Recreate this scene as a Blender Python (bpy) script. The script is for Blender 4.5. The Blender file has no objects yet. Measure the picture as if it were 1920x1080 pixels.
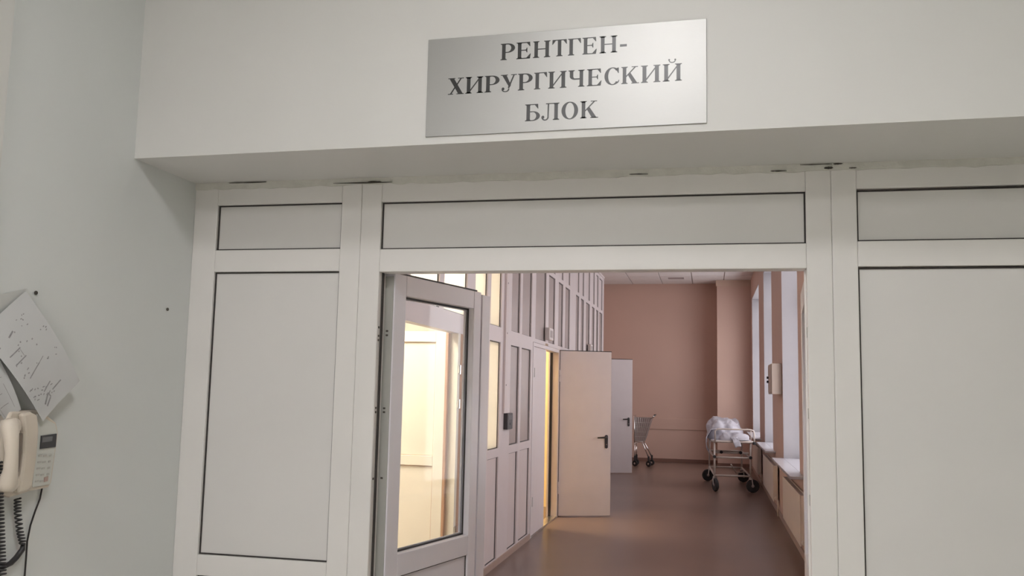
import bpy, math, random
from mathutils import Vector, Matrix
random.seed(7)
SC = bpy.context.scene
COL = SC.collection
R = math.radians

# ------------------------------------------------------------------ camera
FPX, YAW, PITCH, ROLL, CAM_H = 1683.7, -0.21843, 0.11369, 0.021175, 1.55
def cam_axes():
    cy, sy, cp, sp, cr, sr = math.cos(YAW), math.sin(YAW), math.cos(PITCH), math.sin(PITCH), math.cos(ROLL), math.sin(ROLL)
    F = Vector((sy*cp, cy*cp, sp)); Rt = Vector((cy, -sy, 0)); U = Rt.cross(F)
    return Rt*cr + U*sr, -Rt*sr + U*cr, F
RT, UP, FW = cam_axes()
cam = bpy.data.cameras.new('camera'); camo = bpy.data.objects.new('camera', cam); COL.objects.link(camo)
cam.sensor_width = 36; cam.lens = FPX/1920*36; cam.clip_start = 0.02; cam.clip_end = 200
m = Matrix((( RT.x, UP.x, -FW.x, 0), (RT.y, UP.y, -FW.y, 0), (RT.z, UP.z, -FW.z, CAM_H), (0, 0, 0, 1)))
camo.matrix_world = m
SC.camera = camo
def at(px, py, ax, val):
    """the point where the sight line of a photo pixel meets the plane ax = val"""
    d = RT*((px-960)/FPX) - UP*((py-540)/FPX) + FW
    o = Vector((0, 0, CAM_H)); i = 'xyz'.index(ax)
    return o + d*((val-o[i])/d[i])

# ------------------------------------------------------------------ light
SC.view_settings.view_transform = 'Standard'; SC.view_settings.look = 'None'
SC.view_settings.gamma = 1.0; SC.view_settings.use_curve_mapping = False
SC.view_settings.exposure = 2.6
w = bpy.data.worlds.new('overcast'); SC.world = w; w.use_nodes = True
bg = w.node_tree.nodes['Background']
bg.inputs[0].default_value = (1.0, 0.95, 0.98, 1); bg.inputs[1].default_value = 0.62
ANTE_LAMP = 5.6; REAR_FILL = 3.0; ANTE_COL = (1.0, 0.985, 1.0)
ROOM1_LAMP = 11.0; ROOM2_LAMP = 20.0

# ------------------------------------------------------------------ materials
MATS = {}
def mat(name, col, rough=0.5, metal=0.0, var=0.04, scale=6.0, bump=0.0, bscale=60.0, spec=0.5, stretch=None, coat=0.0):
    M = bpy.data.materials.new(name); M.use_nodes = True; nt = M.node_tree; N = nt.nodes; Lk = nt.links
    b = N['Principled BSDF']
    tc = N.new('ShaderNodeTexCoord'); mp = N.new('ShaderNodeMapping'); Lk.new(tc.outputs['Object'], mp.inputs[0])
    if stretch: mp.inputs['Scale'].default_value = stretch
    nz = N.new('ShaderNodeTexNoise'); nz.inputs['Scale'].default_value = scale; nz.inputs['Detail'].default_value = 5
    Lk.new(mp.outputs[0], nz.inputs['Vector'])
    cr = N.new('ShaderNodeValToRGB')
    cr.color_ramp.elements[0].position = 0.3; cr.color_ramp.elements[1].position = 0.7
    cr.color_ramp.elements[0].color = tuple(c*(1-var) for c in col) + (1,)
    cr.color_ramp.elements[1].color = tuple(min(1, c*(1+var)) for c in col) + (1,)
    Lk.new(nz.outputs['Fac'], cr.inputs[0]); Lk.new(cr.outputs[0], b.inputs['Base Color'])
    b.inputs['Roughness'].default_value = rough; b.inputs['Metallic'].default_value = metal
    b.inputs['Specular IOR Level'].default_value = spec
    b.inputs['Coat Weight'].default_value = coat
    if bump:
        n2 = N.new('ShaderNodeTexNoise'); n2.inputs['Scale'].default_value = bscale; n2.inputs['Detail'].default_value = 3
        Lk.new(mp.outputs[0], n2.inputs['Vector'])
        bp = N.new('ShaderNodeBump'); bp.inputs['Strength'].default_value = bump; bp.inputs['Distance'].default_value = 0.01
        Lk.new(n2.outputs['Fac'], bp.inputs['Height']); Lk.new(bp.outputs[0], b.inputs['Normal'])
    MATS[name] = M
    return M
def emit(name, col, strength):
    M = bpy.data.materials.new(name); M.use_nodes = True; nt = M.node_tree; b = nt.nodes['Principled BSDF']
    b.inputs['Base Color'].default_value = (0.8, 0.8, 0.8, 1)
    b.inputs['Emission Color'].default_value = tuple(col) + (1,); b.inputs['Emission Strength'].default_value = strength
    MATS[name] = M; return M
def clear_glass(name, tint=(0.97, 0.98, 0.98), gl=0.06):
    M = bpy.data.materials.new(name); M.use_nodes = True; nt = M.node_tree; N = nt.nodes
    N.remove(N['Principled BSDF'])
    t = N.new('ShaderNodeBsdfTransparent'); t.inputs[0].default_value = tuple(tint) + (1,)
    g = N.new('ShaderNodeBsdfGlossy'); g.inputs['Roughness'].default_value = 0.02
    fr = N.new('ShaderNodeLayerWeight'); fr.inputs['Blend'].default_value = 0.5
    pw = N.new('ShaderNodeMath'); pw.operation = 'POWER'; pw.inputs[1].default_value = 4.0; nt.links.new(fr.outputs['Facing'], pw.inputs[0])
    ml = N.new('ShaderNodeMath'); ml.operation = 'MULTIPLY_ADD'; ml.inputs[1].default_value = 0.25; ml.inputs[2].default_value = 0.015; nt.links.new(pw.outputs[0], ml.inputs[0])
    mx = N.new('ShaderNodeMixShader'); nt.links.new(ml.outputs[0], mx.inputs[0])
    nt.links.new(t.outputs[0], mx.inputs[1]); nt.links.new(g.outputs[0], mx.inputs[2])
    nt.links.new(mx.outputs[0], N['Material Output'].inputs[0]); MATS[name] = M; return M
def frosted(name, col, k=0.75):
    M = bpy.data.materials.new(name); M.use_nodes = True; nt = M.node_tree; N = nt.nodes
    N.remove(N['Principled BSDF'])
    t = N.new('ShaderNodeBsdfTranslucent'); t.inputs[0].default_value = tuple(col) + (1,)
    d = N.new('ShaderNodeBsdfDiffuse'); d.inputs[0].default_value = tuple(col) + (1,)
    mx = N.new('ShaderNodeMixShader'); mx.inputs[0].default_value = k
    nt.links.new(d.outputs[0], mx.inputs[1]); nt.links.new(t.outputs[0], mx.inputs[2])
    nt.links.new(mx.outputs[0], N['Material Output'].inputs[0]); MATS[name] = M; return M

mat('ante_wall', (0.670, 0.655, 0.630), 0.55, var=0.02, scale=1.5, bump=0.05, bscale=25)
mat('ante_side', (0.700, 0.710, 0.700), 0.55, var=0.025, scale=1.2, bump=0.05, bscale=25)
mat('ante_green', (0.300, 0.340, 0.260), 0.6, var=0.03, scale=2)
mat('ante_floor', (0.740, 0.710, 0.660), 0.5, var=0.04, scale=3)  # unseen floor, kept pale to bounce light onto the soffit
mat('ante_ceiling', (0.70, 0.70, 0.66), 0.8, var=0.02)
mat('pvc', (0.750, 0.720, 0.695), 0.35, var=0.015, scale=4)
mat('pvc_panel', (0.700, 0.675, 0.655), 0.42, var=0.015, scale=2.5)
mat('gasket', (0.035, 0.028, 0.026), 0.6, var=0.1)
mat('sealant', (0.62, 0.60, 0.55), 0.8, var=0.06, scale=20, bump=0.4, bscale=60)
mat('crack', (0.07, 0.06, 0.05), 0.9, var=0.2, scale=30)
mat('grime', (0.42, 0.41, 0.38), 0.6, var=0.12, scale=10, stretch=(1, 1, 0.15))
mat('cor_pvc', (0.700, 0.630, 0.630), 0.4, var=0.02)
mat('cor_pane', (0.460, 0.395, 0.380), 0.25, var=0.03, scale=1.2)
mat('cor_panel', (0.680, 0.600, 0.590), 0.4, var=0.02)
mat('peach', (0.620, 0.435, 0.360), 0.62, var=0.02, scale=1.5, bump=0.05, bscale=20)
mat('peach_pale', (0.60, 0.45, 0.36), 0.6, var=0.02)
mat('box_beige', (0.44, 0.36, 0.31), 0.5, var=0.02)
mat('baseboard', (0.22, 0.12, 0.09), 0.5, var=0.05)
mat('cove', (0.42, 0.30, 0.245), 0.45, var=0.04)
mat('tile', (0.740, 0.710, 0.700), 0.85, var=0.03, scale=8, bump=0.1, bscale=120)
mat('tile_grid', (0.50, 0.45, 0.44), 0.6, var=0.03)
mat('vent_dark', (0.38, 0.32, 0.31), 0.5, var=0.04)
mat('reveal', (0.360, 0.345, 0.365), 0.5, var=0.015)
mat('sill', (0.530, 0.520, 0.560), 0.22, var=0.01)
mat('metal_door', (0.600, 0.520, 0.495), 0.45, var=0.02)
mat('metal_door_white', (0.730, 0.670, 0.680), 0.4, var=0.015)
mat('handle', (0.025, 0.02, 0.02), 0.35, var=0.1)
mat('steel', (0.62, 0.60, 0.58), 0.3, metal=1.0, var=0.05)
mat('chrome', (0.75, 0.73, 0.72), 0.15, metal=1.0, var=0.03)
mat('room_wall', (0.880, 0.830, 0.710), 0.7, var=0.02)
mat('room_floor', (0.45, 0.36, 0.28), 0.5, var=0.05)
mat('room_pvc', (0.84, 0.78, 0.66), 0.4, var=0.015)
mat('room_wood', (0.50, 0.30, 0.19), 0.5, var=0.08, stretch=(20, 20, 1.0))
mat('yellow_wall', (0.820, 0.670, 0.400), 0.6, var=0.03)
mat('radiator', (0.740, 0.640, 0.560), 0.4, var=0.015)
mat('gurney', (0.58, 0.50, 0.45), 0.35, var=0.03)
mat('rubber', (0.03, 0.028, 0.03), 0.7, var=0.15)
mat('linen', (0.520, 0.500, 0.550), 0.85, var=0.04, scale=9, bump=0.35, bscale=28)
mat('cart_mesh', (0.30, 0.25, 0.24), 0.5, metal=0.3, var=0.05)
mat('black_plastic', (0.05, 0.045, 0.05), 0.4, var=0.1)
mat('white_plastic', (0.68, 0.62, 0.60), 0.4, var=0.02)
mat('phone', (0.660, 0.580, 0.490), 0.42, var=0.02, scale=9)
mat('phone_face', (0.62, 0.62, 0.58), 0.4, var=0.02)
mat('phone_groove_shade', (0.20, 0.16, 0.13), 0.6, var=0.1)
mat('phone_button', (0.500, 0.480, 0.450), 0.5, var=0.05)
mat('phone_red', (0.46, 0.33, 0.29), 0.5, var=0.05)
mat('phone_dark', (0.05, 0.05, 0.055), 0.3, var=0.05)
mat('screen', (0.16, 0.16, 0.165), 0.2, var=0.04)
mat('paper', (0.580, 0.575, 0.575), 0.8, var=0.02, scale=9)
mat('sleeve', (0.56, 0.56, 0.54), 0.4, var=0.02)
mat('ink', (0.30, 0.285, 0.29), 0.8, var=0.15, scale=60)
mat('cord', (0.03, 0.028, 0.03), 0.45, var=0.1)
mat('sign_letter', (0.012, 0.011, 0.010), 0.30, var=0.05, spec=0.62)
clear_glass('glass'); clear_glass('window_glass')
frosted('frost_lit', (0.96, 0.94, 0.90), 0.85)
emit('lamp_ante', ANTE_COL, ANTE_LAMP)
emit('fill_rear', ANTE_COL, REAR_FILL)
emit('lamp_room1', (1.0, 0.92, 0.80), ROOM1_LAMP)
emit('lamp_room2', (1.0, 0.84, 0.55), ROOM2_LAMP)

# brushed steel of the sign
M = mat('brushed', (0.36, 0.355, 0.34), 0.45, metal=0.85, var=0.02, scale=90, stretch=(1, 1, 40), bump=0.02, bscale=200)
# linoleum: soft clouds, satin gloss
M = mat('lino', (0.172, 0.110, 0.088), 0.30, var=0.10, scale=0.9, bump=0.02, bscale=3, spec=0.45)

# ------------------------------------------------------------------ mesh helpers
class MB:
    def __init__(s): s.v = []; s.f = []
    def add(s, vs, fs):
        o = len(s.v); s.v += [tuple(p) for p in vs]; s.f += [tuple(i+o for i in f) for f in fs]; return s
    def box(s, x0, x1, y0, y1, z0, z1):
        x0, x1 = sorted((x0, x1)); y0, y1 = sorted((y0, y1)); z0, z1 = sorted((z0, z1))
        return s.add([(x0,y0,z0),(x1,y0,z0),(x1,y1,z0),(x0,y1,z0),(x0,y0,z1),(x1,y0,z1),(x1,y1,z1),(x0,y1,z1)],
                     [(0,3,2,1),(4,5,6,7),(0,1,5,4),(1,2,6,5),(2,3,7,6),(3,0,4,7)])
    def prism(s, poly, fn, d0, d1):
        """poly: 2-D outline, fn(u, v, d) -> point"""
        n = len(poly); a = [fn(u, v, d0) for u, v in poly]; b = [fn(u, v, d1) for u, v in poly]
        fs = [tuple(range(n-1, -1, -1)), tuple(range(n, 2*n))] + [(i, (i+1) % n, n+(i+1) % n, n+i) for i in range(n)]
        return s.add(a+b, fs)
    def tube(s, pts, r, n=8, closed=False):
        pts = [Vector(p) for p in pts]; k = len(pts); rings = []
        prev = None
        for i, p in enumerate(pts):
            if closed: t = pts[(i+1) % k]-pts[i-1]
            else: t = pts[min(i+1, k-1)]-pts[max(i-1, 0)]
            t.normalize()
            if prev is None:
                a = Vector((0, 0, 1)) if abs(t.z) < 0.9 else Vector((1, 0, 0))
                u = t.cross(a).normalized()
            else:
                u = (prev-t*prev.dot(t)).normalized()
            prev = u; v = t.cross(u); rr = r[i] if isinstance(r, (list, tuple)) else r
            rings.append([p+u*rr*math.cos(2*math.pi*j/n)+v*rr*math.sin(2*math.pi*j/n) for j in range(n)])
        vs = [q for g in rings for q in g]; fs = []
        for i in range(k if closed else k-1):
            a = i*n; b = ((i+1) % k)*n
            fs += [(a+j, a+(j+1) % n, b+(j+1) % n, b+j) for j in range(n)]
        if not closed:
            fs += [tuple(range(n-1, -1, -1)), tuple(range((k-1)*n, k*n))]
        return s.add(vs, fs)
    def disc(s, c, axis, r, h, n=20, bev=0.0):
        """short cylinder centred at c along axis"""
        c = Vector(c); ax = Vector(axis).normalized()
        prof = [(-h/2, r-bev), (-h/2+bev, r), (h/2-bev, r), (h/2, r-bev)] if bev else [(-h/2, r), (h/2, r)]
        a = Vector((0, 0, 1)) if abs(ax.z) < 0.9 else Vector((1, 0, 0)); u = ax.cross(a).normalized(); v = ax.cross(u)
        vs = []; k = len(prof)
        for d, rr in prof:
            vs += [c+ax*d+u*rr*math.cos(2*math.pi*j/n)+v*rr*math.sin(2*math.pi*j/n) for j in range(n)]
        fs = [(i*n+j, i*n+(j+1) % n, (i+1)*n+(j+1) % n, (i+1)*n+j) for i in range(k-1) for j in range(n)]
        fs += [tuple(range(n-1, -1, -1)), tuple(range((k-1)*n, k*n))]
        return s.add(vs, fs)
    def mesh(s, name, mt, smooth=False):
        me = bpy.data.meshes.new(name); me.from_pydata(s.v, [], s.f); me.validate(); me.update()
        import bmesh
        bm = bmesh.new(); bm.from_mesh(me); bmesh.ops.recalc_face_normals(bm, faces=bm.faces); bm.to_mesh(me); bm.free()
        me.materials.append(MATS[mt])
        if smooth: me.polygons.foreach_set('use_smooth', [True]*len(me.polygons))
        return me
    def build(s, name, mt, parent=None, loc=(0, 0, 0), smooth=False, bevel=0.0, label=None):
        o = bpy.data.objects.new(name, s.mesh(name, mt, smooth)); COL.objects.link(o)
        o.location = loc
        if parent: o.parent = parent
        if bevel:
            b = o.modifiers.new('bevel', 'BEVEL'); b.width = bevel; b.segments = 2; b.limit_method = 'ANGLE'
        if label: o['label'] = label
        return o
def tag(o, label, cat=None, group=None, kind=None):
    o['label'] = label
    if cat: o['category'] = cat
    if group: o['group'] = group
    if kind: o['kind'] = kind
    return o
def root(name, loc=(0, 0, 0), rz=0.0):
    o = bpy.data.objects.new(name, None); COL.objects.link(o); o.location = loc; o.rotation_euler = (0, 0, rz); o.empty_display_size = 0.2
    return o
def struct(name, mb, mt, label, **k): return tag(mb.build(name, mt, **k), label, kind='structure')
def inst(name, me, parent, loc, scale=(1, 1, 1)):
    o = bpy.data.objects.new(name, me); COL.objects.link(o); o.parent = parent; o.location = loc; o.scale = scale; return o
def ring(mb, u0, u1, v0, v1, t, fn, d0, d1):
    """rectangular ring of width t"""
    for a, b, c, d in ((u0, u1, v0, v0+t), (u0, u1, v1-t, v1), (u0, u0+t, v0+t, v1-t), (u1-t, u1, v0+t, v1-t)):
        mb.prism([(a, c), (b, c), (b, d), (a, d)], fn, d0, d1)
    return mb

# ------------------------------------------------------------------ shell
XL, YP = -2.09, 3.30                       # anteroom left wall, partition front
def beam_y(x): return 2.885-0.0254*(x-XL)
Z_SOF, Z_ANTE = 2.378, 3.6
CXL, CXR, YB, ZC = -1.87, 0.88, 21.2, 4.1  # corridor
YEND = 16.0

struct('floor', MB().box(-5, 2.2, 3.3, 21.6, -0.1, 0), 'lino', 'brown satin linoleum floor of the corridor')
struct('floor_anteroom', MB().box(XL-0.2, 1.95, -3.2, 3.3, -0.1, 0), 'ante_floor', 'unseen anteroom floor made pale to bounce light up')
struct('wall_left', MB().box(XL-0.2, XL, -3.2, 3.45, 0, Z_ANTE+0.1), 'ante_side', 'plain off-white wall carrying the telephone')
struct('trim_1', MB().box(XL, XL+0.02, -3.0, 2.235, 0, Z_ANTE), 'ante_wall', 'shallow off-white pilaster beside the telephone wall')
mb = MB()
poly = [(XL-0.2, beam_y(XL-0.2)), (2.0, beam_y(2.0)), (2.0, 3.50), (XL-0.2, 3.50)]
mb.prism(poly, lambda u, v, d: (u, v, d), Z_SOF, ZC+0.1)
struct('wall_front', mb, 'ante_wall', 'off-white wall beam above the doorway carrying the sign')
struct('wall_right', MB().box(1.75, 1.95, -3.2, 3.45, 0, Z_ANTE+0.1), 'ante_green', 'pale green side wall of the anteroom')
struct('wall_back', MB().box(XL-0.2, 1.95, -3.2, -3.0, 0, Z_ANTE+0.1), 'ante_wall', 'off-white rear wall of the anteroom')
struct('ceiling_anteroom', MB().box(XL-0.2, 1.95, -3.2, 2.95, Z_ANTE, Z_ANTE+0.1), 'ante_ceiling', 'plain white ceiling of the anteroom')

# corridor shell
WIN = [(17.12, 19.90), (13.62, 15.62), (9.64, 11.74), (5.70, 7.75)]
WZ0, WZ1, WT = 0.76, 3.62, 0.36
mb = MB()
edges = [3.37] + [e for a in WIN[::-1] for e in a] + [YB+0.2]
for i in range(0, len(edges), 2): mb.box(CXR, CXR+WT, edges[i], edges[i+1], 0, ZC+0.1)
for a, b in WIN:
    mb.box(CXR, CXR+WT, a, b, 0, WZ0); mb.box(CXR, CXR+WT, a, b, WZ1, ZC+0.1)
struct('wall_right_corridor', mb, 'peach', 'peach painted corridor wall with tall windows')
struct('wall_back_corridor', MB().box(-3.0, CXR+WT, YB, YB+0.2, 0, ZC+0.1), 'peach', 'peach painted wall at the far end of the corridor')
wp = struct('trim_2', MB().box(0.15, CXR, 20.42, YB, 0, ZC), 'peach', 'peach pilaster in the far corner by the windows')
MB().box(0.13, CXR, 20.40, 20.42, 3.955, ZC).build('cornice', 'peach_pale', wp)
struct('trim_3', MB().box(-2.5, 0.15, YB-0.022, YB, 0.735, 0.985), 'peach', 'peach bumper board along the far wall', bevel=0.006)
struct('baseboard_back', MB().box(-2.5, 0.15, YB-0.015, YB, 0, 0.075), 'baseboard', 'dark brown baseboard of the far wall')
struct('baseboard_pilaster', MB().box(0.15, CXR, 20.405, 20.42, 0, 0.075), 'baseboard', 'dark brown baseboard of the corner pilaster')
struct('baseboard_right', MB().box(CXR-0.015, CXR, 3.5, 20.4, 0, 0.07), 'cove', 'pinkish brown baseboard under the windows')

# windows
for i, (a, b) in enumerate(WIN):
    wr = tag(root('window_%d' % (i+1), (0, 0, 0)), ['tall white-revealed window nearest the far corner', 'tall window between the far corner window and the wall box',
        'tall window beside the wall box with a long white sill', 'tall corridor window just past the white partition'][i], kind='structure')
    xf = CXR+WT-0.09
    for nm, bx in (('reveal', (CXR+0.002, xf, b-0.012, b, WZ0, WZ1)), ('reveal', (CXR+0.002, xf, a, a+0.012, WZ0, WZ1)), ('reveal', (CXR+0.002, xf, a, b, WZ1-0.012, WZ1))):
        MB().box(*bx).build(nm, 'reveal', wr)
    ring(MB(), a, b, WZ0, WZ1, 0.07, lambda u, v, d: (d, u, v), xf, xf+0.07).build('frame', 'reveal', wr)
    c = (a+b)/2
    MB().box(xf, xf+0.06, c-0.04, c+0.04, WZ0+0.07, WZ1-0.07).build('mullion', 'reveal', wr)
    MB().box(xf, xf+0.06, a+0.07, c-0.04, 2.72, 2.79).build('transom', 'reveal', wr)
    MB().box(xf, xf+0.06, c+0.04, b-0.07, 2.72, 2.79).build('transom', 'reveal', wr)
    for y0, y1 in ((a+0.07, c-0.04), (c+0.04, b-0.07)):
        for z0, z1 in ((WZ0+0.07, 2.72), (2.79, WZ1-0.07)):
            MB().box(xf+0.025, xf+0.031, y0, y1, z0, z1).build('pane', 'window_glass', wr)
    s0 = a-0.52 if i in (1, 2) else a-0.4
    sl = MB()
    sl.box(0.742, CXR, s0, b+0.02, 0.762, 0.79); sl.box(CXR, xf, a+0.012, b-0.012, 0.762, 0.79)
    sl.build('window_sill', 'sill', wr, bevel=0.004)
    # sampling portal for the daylight that really comes through this opening
    ld = bpy.data.lights.new('window_portal', 'AREA'); ld.shape = 'RECTANGLE'; ld.size = WZ1-WZ0; ld.size_y = b-a
    ld.cycles.is_portal = True
    lo = bpy.data.objects.new('window_portal', ld); COL.objects.link(lo)
    lo.location = (CXR+WT+0.02, c, (WZ0+WZ1)/2); lo.rotation_euler = (0, R(90), 0)

# corridor ceiling of lay-in tiles
cr = tag(root('ceiling', (0, 0, 0)), 'suspended ceiling of square off-white tiles over the corridor', kind='structure')
MB().box(-5.0, CXR+0.1, 3.4, YB, ZC+0.012, ZC+0.1).build('grid_backing', 'tile_grid', cr)
T = 0.687
tm = MB().box(-T/2+0.012, T/2-0.012, -T/2+0.012, T/2-0.012, -0.006, 0.012).mesh('ceiling_tile', 'tile')
x_lines = [-1.763+T*k for k in range(-2, 4)]
FIX = (-1.763+T*1.5, 19.90)
yy = YB-0.14-T/2
while yy > 3.6:
    for x in x_lines:
        if x+T > CXR+0.3: continue
        if yy < YEND-0.4 and x+T < CXL-0.2: continue
        if abs(x+T/2-FIX[0]) < 0.1 and abs(yy-FIX[1]) < 0.36: continue
        inst('ceiling_tile', tm, cr, (x+T/2, yy, ZC))
    yy -= T
vy = [YB-0.14-T/2-T*k for k in range(5)]; vy = min(vy, key=lambda q: abs(q-19.9))
v = tag(root('ceiling_vent', (FIX[0], vy, ZC-0.008)), 'grey slatted ceiling vent among the tiles near the far wall', 'vent')
ring(MB(), -T/2+.012, T/2-.012, -T/2+.012, T/2-.012, 0.16, lambda a, b, d: (a, b, d), 0, 0.02).build('frame', 'tile', v)
MB().box(-T/2+.17, T/2-.17, -T/2+.17, T/2-.17, 0.012, 0.02).build('backing', 'vent_dark', v)
for k in range(5):
    MB().box(-T/2+.17, T/2-.17, -0.14+k*0.06, -0.11+k*0.06, 0.0, 0.012).build('slat', 'vent_dark', v)

# rooms behind the glazed partition
struct('wall_left_outer', MB().box(-4.7, -4.5, 3.4, YB+0.2, 0, ZC+0.1), 'room_wall', 'cream outer wall of the side rooms')
struct('wall_room_front', MB().box(-4.5, CXL-0.08, 3.45, 3.6, 0, 3.58), 'room_wall', 'cream end wall of the lit side room')
struct('wall_room_middle', MB().box(-4.5, CXL-0.08, 8.16, 8.26, 0, 3.58), 'room_wall', 'cream dividing wall of the lit side room')
struct('wall_room_second', MB().box(-4.5, CXL-0.08, 9.36, 9.46, 0, 3.58), 'yellow_wall', 'yellow dividing wall of the second side room')
struct('wall_room_third', MB().box(-4.5, CXL-0.08, 12.2, 12.3, 0, 3.58), 'yellow_wall', 'yellow far wall of the second side room')
struct('ceiling_rooms', MB().box(-4.5, CXL-0.07, 3.6, YEND, 3.58, 3.64), 'ante_ceiling', 'white ceiling of the side rooms')
mb = MB()
mb.box(-2.6, CXL-0.07, YEND-0.05, YEND+0.05, 0, ZC+0.1)
mb.box(-2.6, -2.5, YEND+0.05, 16.38, 0, ZC+0.1).box(-2.6, -2.5, 17.36, YB, 0, ZC+0.1).box(-2.6, -2.5, 16.38, 17.36, 2.24, ZC+0.1)
struct('wall_left_far', mb, 'peach', 'peach wall stepping back beyond the glazed partition')
mb = MB().box(-4.5, -2.6, YB, YB+0.2, 0, ZC+0.1)
struct('wall_store_back', mb, 'peach', 'peach back wall of the dark store room')
for nm, loc, sx, sy, mt, lb in (('ceiling_lamp', (-2.9, 5.4, 3.58), 0.6, 1.2, 'lamp_room1', 'bright warm ceiling lamp inside the first side room'),
                            ('ceiling_lamp', (-3.0, 10.8, 3.58), 0.4, 0.8, 'lamp_room2', 'yellow ceiling lamp inside the second side room'),
                            ('ceiling_lamp', (-0.28, 0.88, Z_ANTE), 0.6, 0.6, 'lamp_ante', 'square white ceiling lamp of the anteroom near the sign'),
                            ('ceiling_lamp', (-1.1, -1.6, Z_ANTE), 1.2, 1.2, 'fill_rear', 'added large square fill lamp, unseen at the rear of the anteroom')):  # the rear one is added out of view as fill for the soffit
    L_ = tag(root(nm, loc), lb, 'lamp')
    ring(MB(), -sx/2-.02, sx/2+.02, -sy/2-.02, sy/2+.02, 0.02, lambda a, b, d: (a, b, d), -0.03, 0).build('housing', 'white_plastic', L_)
    MB().box(-sx/2, sx/2, -sy/2, sy/2, -0.022, -0.002).build('diffuser', mt, L_)

# ------------------------------------------------------------------ white partition with the doorway
pt = tag(root('partition', (0, 0, 0)), 'white plastic partition of posts and blank panels framing the open doorway', 'partition')
FY = lambda u, v, d: (u, d, v)
OX0, OX1, OZ = -1.268, 0.335, 2.002
PXR = 1.75
def member(nm, x0, x1, z0, z1, y0=YP, y1=YP+0.07): return MB().box(x0, x1, y0, y1, z0, z1).build(nm, 'pvc', pt, bevel=0.003)
member('post', XL, -1.985, 0, 2.362)
member('post', -1.437, -1.3525, 0, 2.362); member('post', -1.3521, OX0, 0, 2.362)
member('post', OX1, 0.4215, 0, 2.362); member('post', 0.4219, 0.507, 0, 2.362)
member('post', 1.62, PXR, 0, 2.362)
for x0, x1 in ((-1.985, -1.437), (0.507, 1.62)):
    member('rail', x0, x1, 2.285, 2.362); member('rail', x0, x1, 2.007, 2.097); member('rail', x0, x1, 0.80, 0.880); member('rail', x0, x1, 0, 0.08)
member('rail', OX0, OX1, 2.281, 2.362); member('rail', OX0, OX1, OZ, 2.092)
def panel(x0, x1, z0, z1):
    p = MB().box(x0, x1, YP+0.017, YP+0.045, z0, z1).build('panel', 'pvc_panel', pt)
    ring(MB(), x0, x1, z0, z1, 0.0055, FY, YP+0.013, YP+0.0175).build('gasket', 'gasket', p)
panel(-1.985, -1.437, 2.097, 2.285); panel(-1.985, -1.437, 0.880, 2.007); panel(-1.985, -1.437, 0.08, 0.80)
panel(OX0, OX1, 2.092, 2.281)
panel(0.507, 1.62, 2.097, 2.281); panel(0.507, 1.62, 0.880, 2.004); panel(0.507, 1.62, 0.08, 0.80)
# crumbly filler between partition and soffit
mb = MB(); n = 90; zs = [2.352+random.uniform(-.004, .004) for _ in range(n+1)]; ys = [YP-0.004+random.uniform(-.003, .001) for _ in range(n+1)]
for i in range(n):
    x0 = XL+(PXR-XL)*i/n; x1 = XL+(PXR-XL)*(i+1)/n
    mb.add([(x0, ys[i], zs[i]), (x1, ys[i+1], zs[i+1]), (x1, ys[i+1]-.004, Z_SOF), (x0, ys[i]-.004, Z_SOF), (x0, YP+.05, zs[i]), (x1, YP+.05, zs[i+1]), (x1, YP+.05, Z_SOF), (x0, YP+.05, Z_SOF)],
           [(0, 1, 2, 3), (0, 4, 5, 1), (3, 2, 6, 7)])
mb.build('sealant_strip', 'sealant', pt)
for px0, px1, py, th in ((430, 500, 340, .003), (625, 735, 344, .0045), (690, 715, 341, .006), (1180, 1215, 327, .003), (1445, 1475, 321, .004), (1545, 1562, 315, .009), (1500, 1560, 306, .003), (1562, 1580, 304, .006), (1592, 1606, 315, .004)):
    a = at(px0, py, 'y', YP-.009); b = at(px1, py-(px1-px0)*.02, 'y', YP-.009); top = []; bot = []
    for k in range(9):
        t = k/8; h = th*(math.sin(math.pi*t)**.5)*random.uniform(.35, 1); q = a.lerp(b, t); zz = min(q.z, Z_SOF-.004)
        top.append((q.x, zz+h/2)); bot.append((q.x, zz-h/2))
    MB().prism(top+bot[::-1], FY, YP-.0135, YP-.006).build('crack', 'crack', pt)
# rebates of the doorway
for x, s in ((OX0, 1), (OX1, -1)):
    MB().box(x, x+s*0.006, YP+0.033, YP+0.046, 0, OZ).build('gasket', 'gasket' if s > 0 else 'pvc', pt)
    mt_ = MB()
    mt_.box(x-s*0.002, x-s*0.06, YP+0.07, YP+0.10, 0, OZ+0.05); mt_.build('jamb', 'pvc', pt, bevel=0.002)
MB().box(OX0-0.06, OX1+0.06, YP+0.07, YP+0.10, OZ+0.003, OZ+0.06).build('head', 'pvc', pt, bevel=0.002)
for x, s, pts in ((OX0, 1, ((706, 613), (705.5, 629), (705, 637), (699.5, 765), (699, 773), (694, 899))), (OX1, -1, ((1512, 624), (1514, 775), (1516, 935)))):
    for px, py in pts:
        q = at(px, py, 'x', x); hh = 0.004 if s > 0 else 0.018
        MB().box(x-s*0.001, x+s*0.0015, YP+.012, YP+.024, q.z-hh, q.z+hh).build('slot', 'crack' if s > 0 else 'grime', pt)

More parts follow.
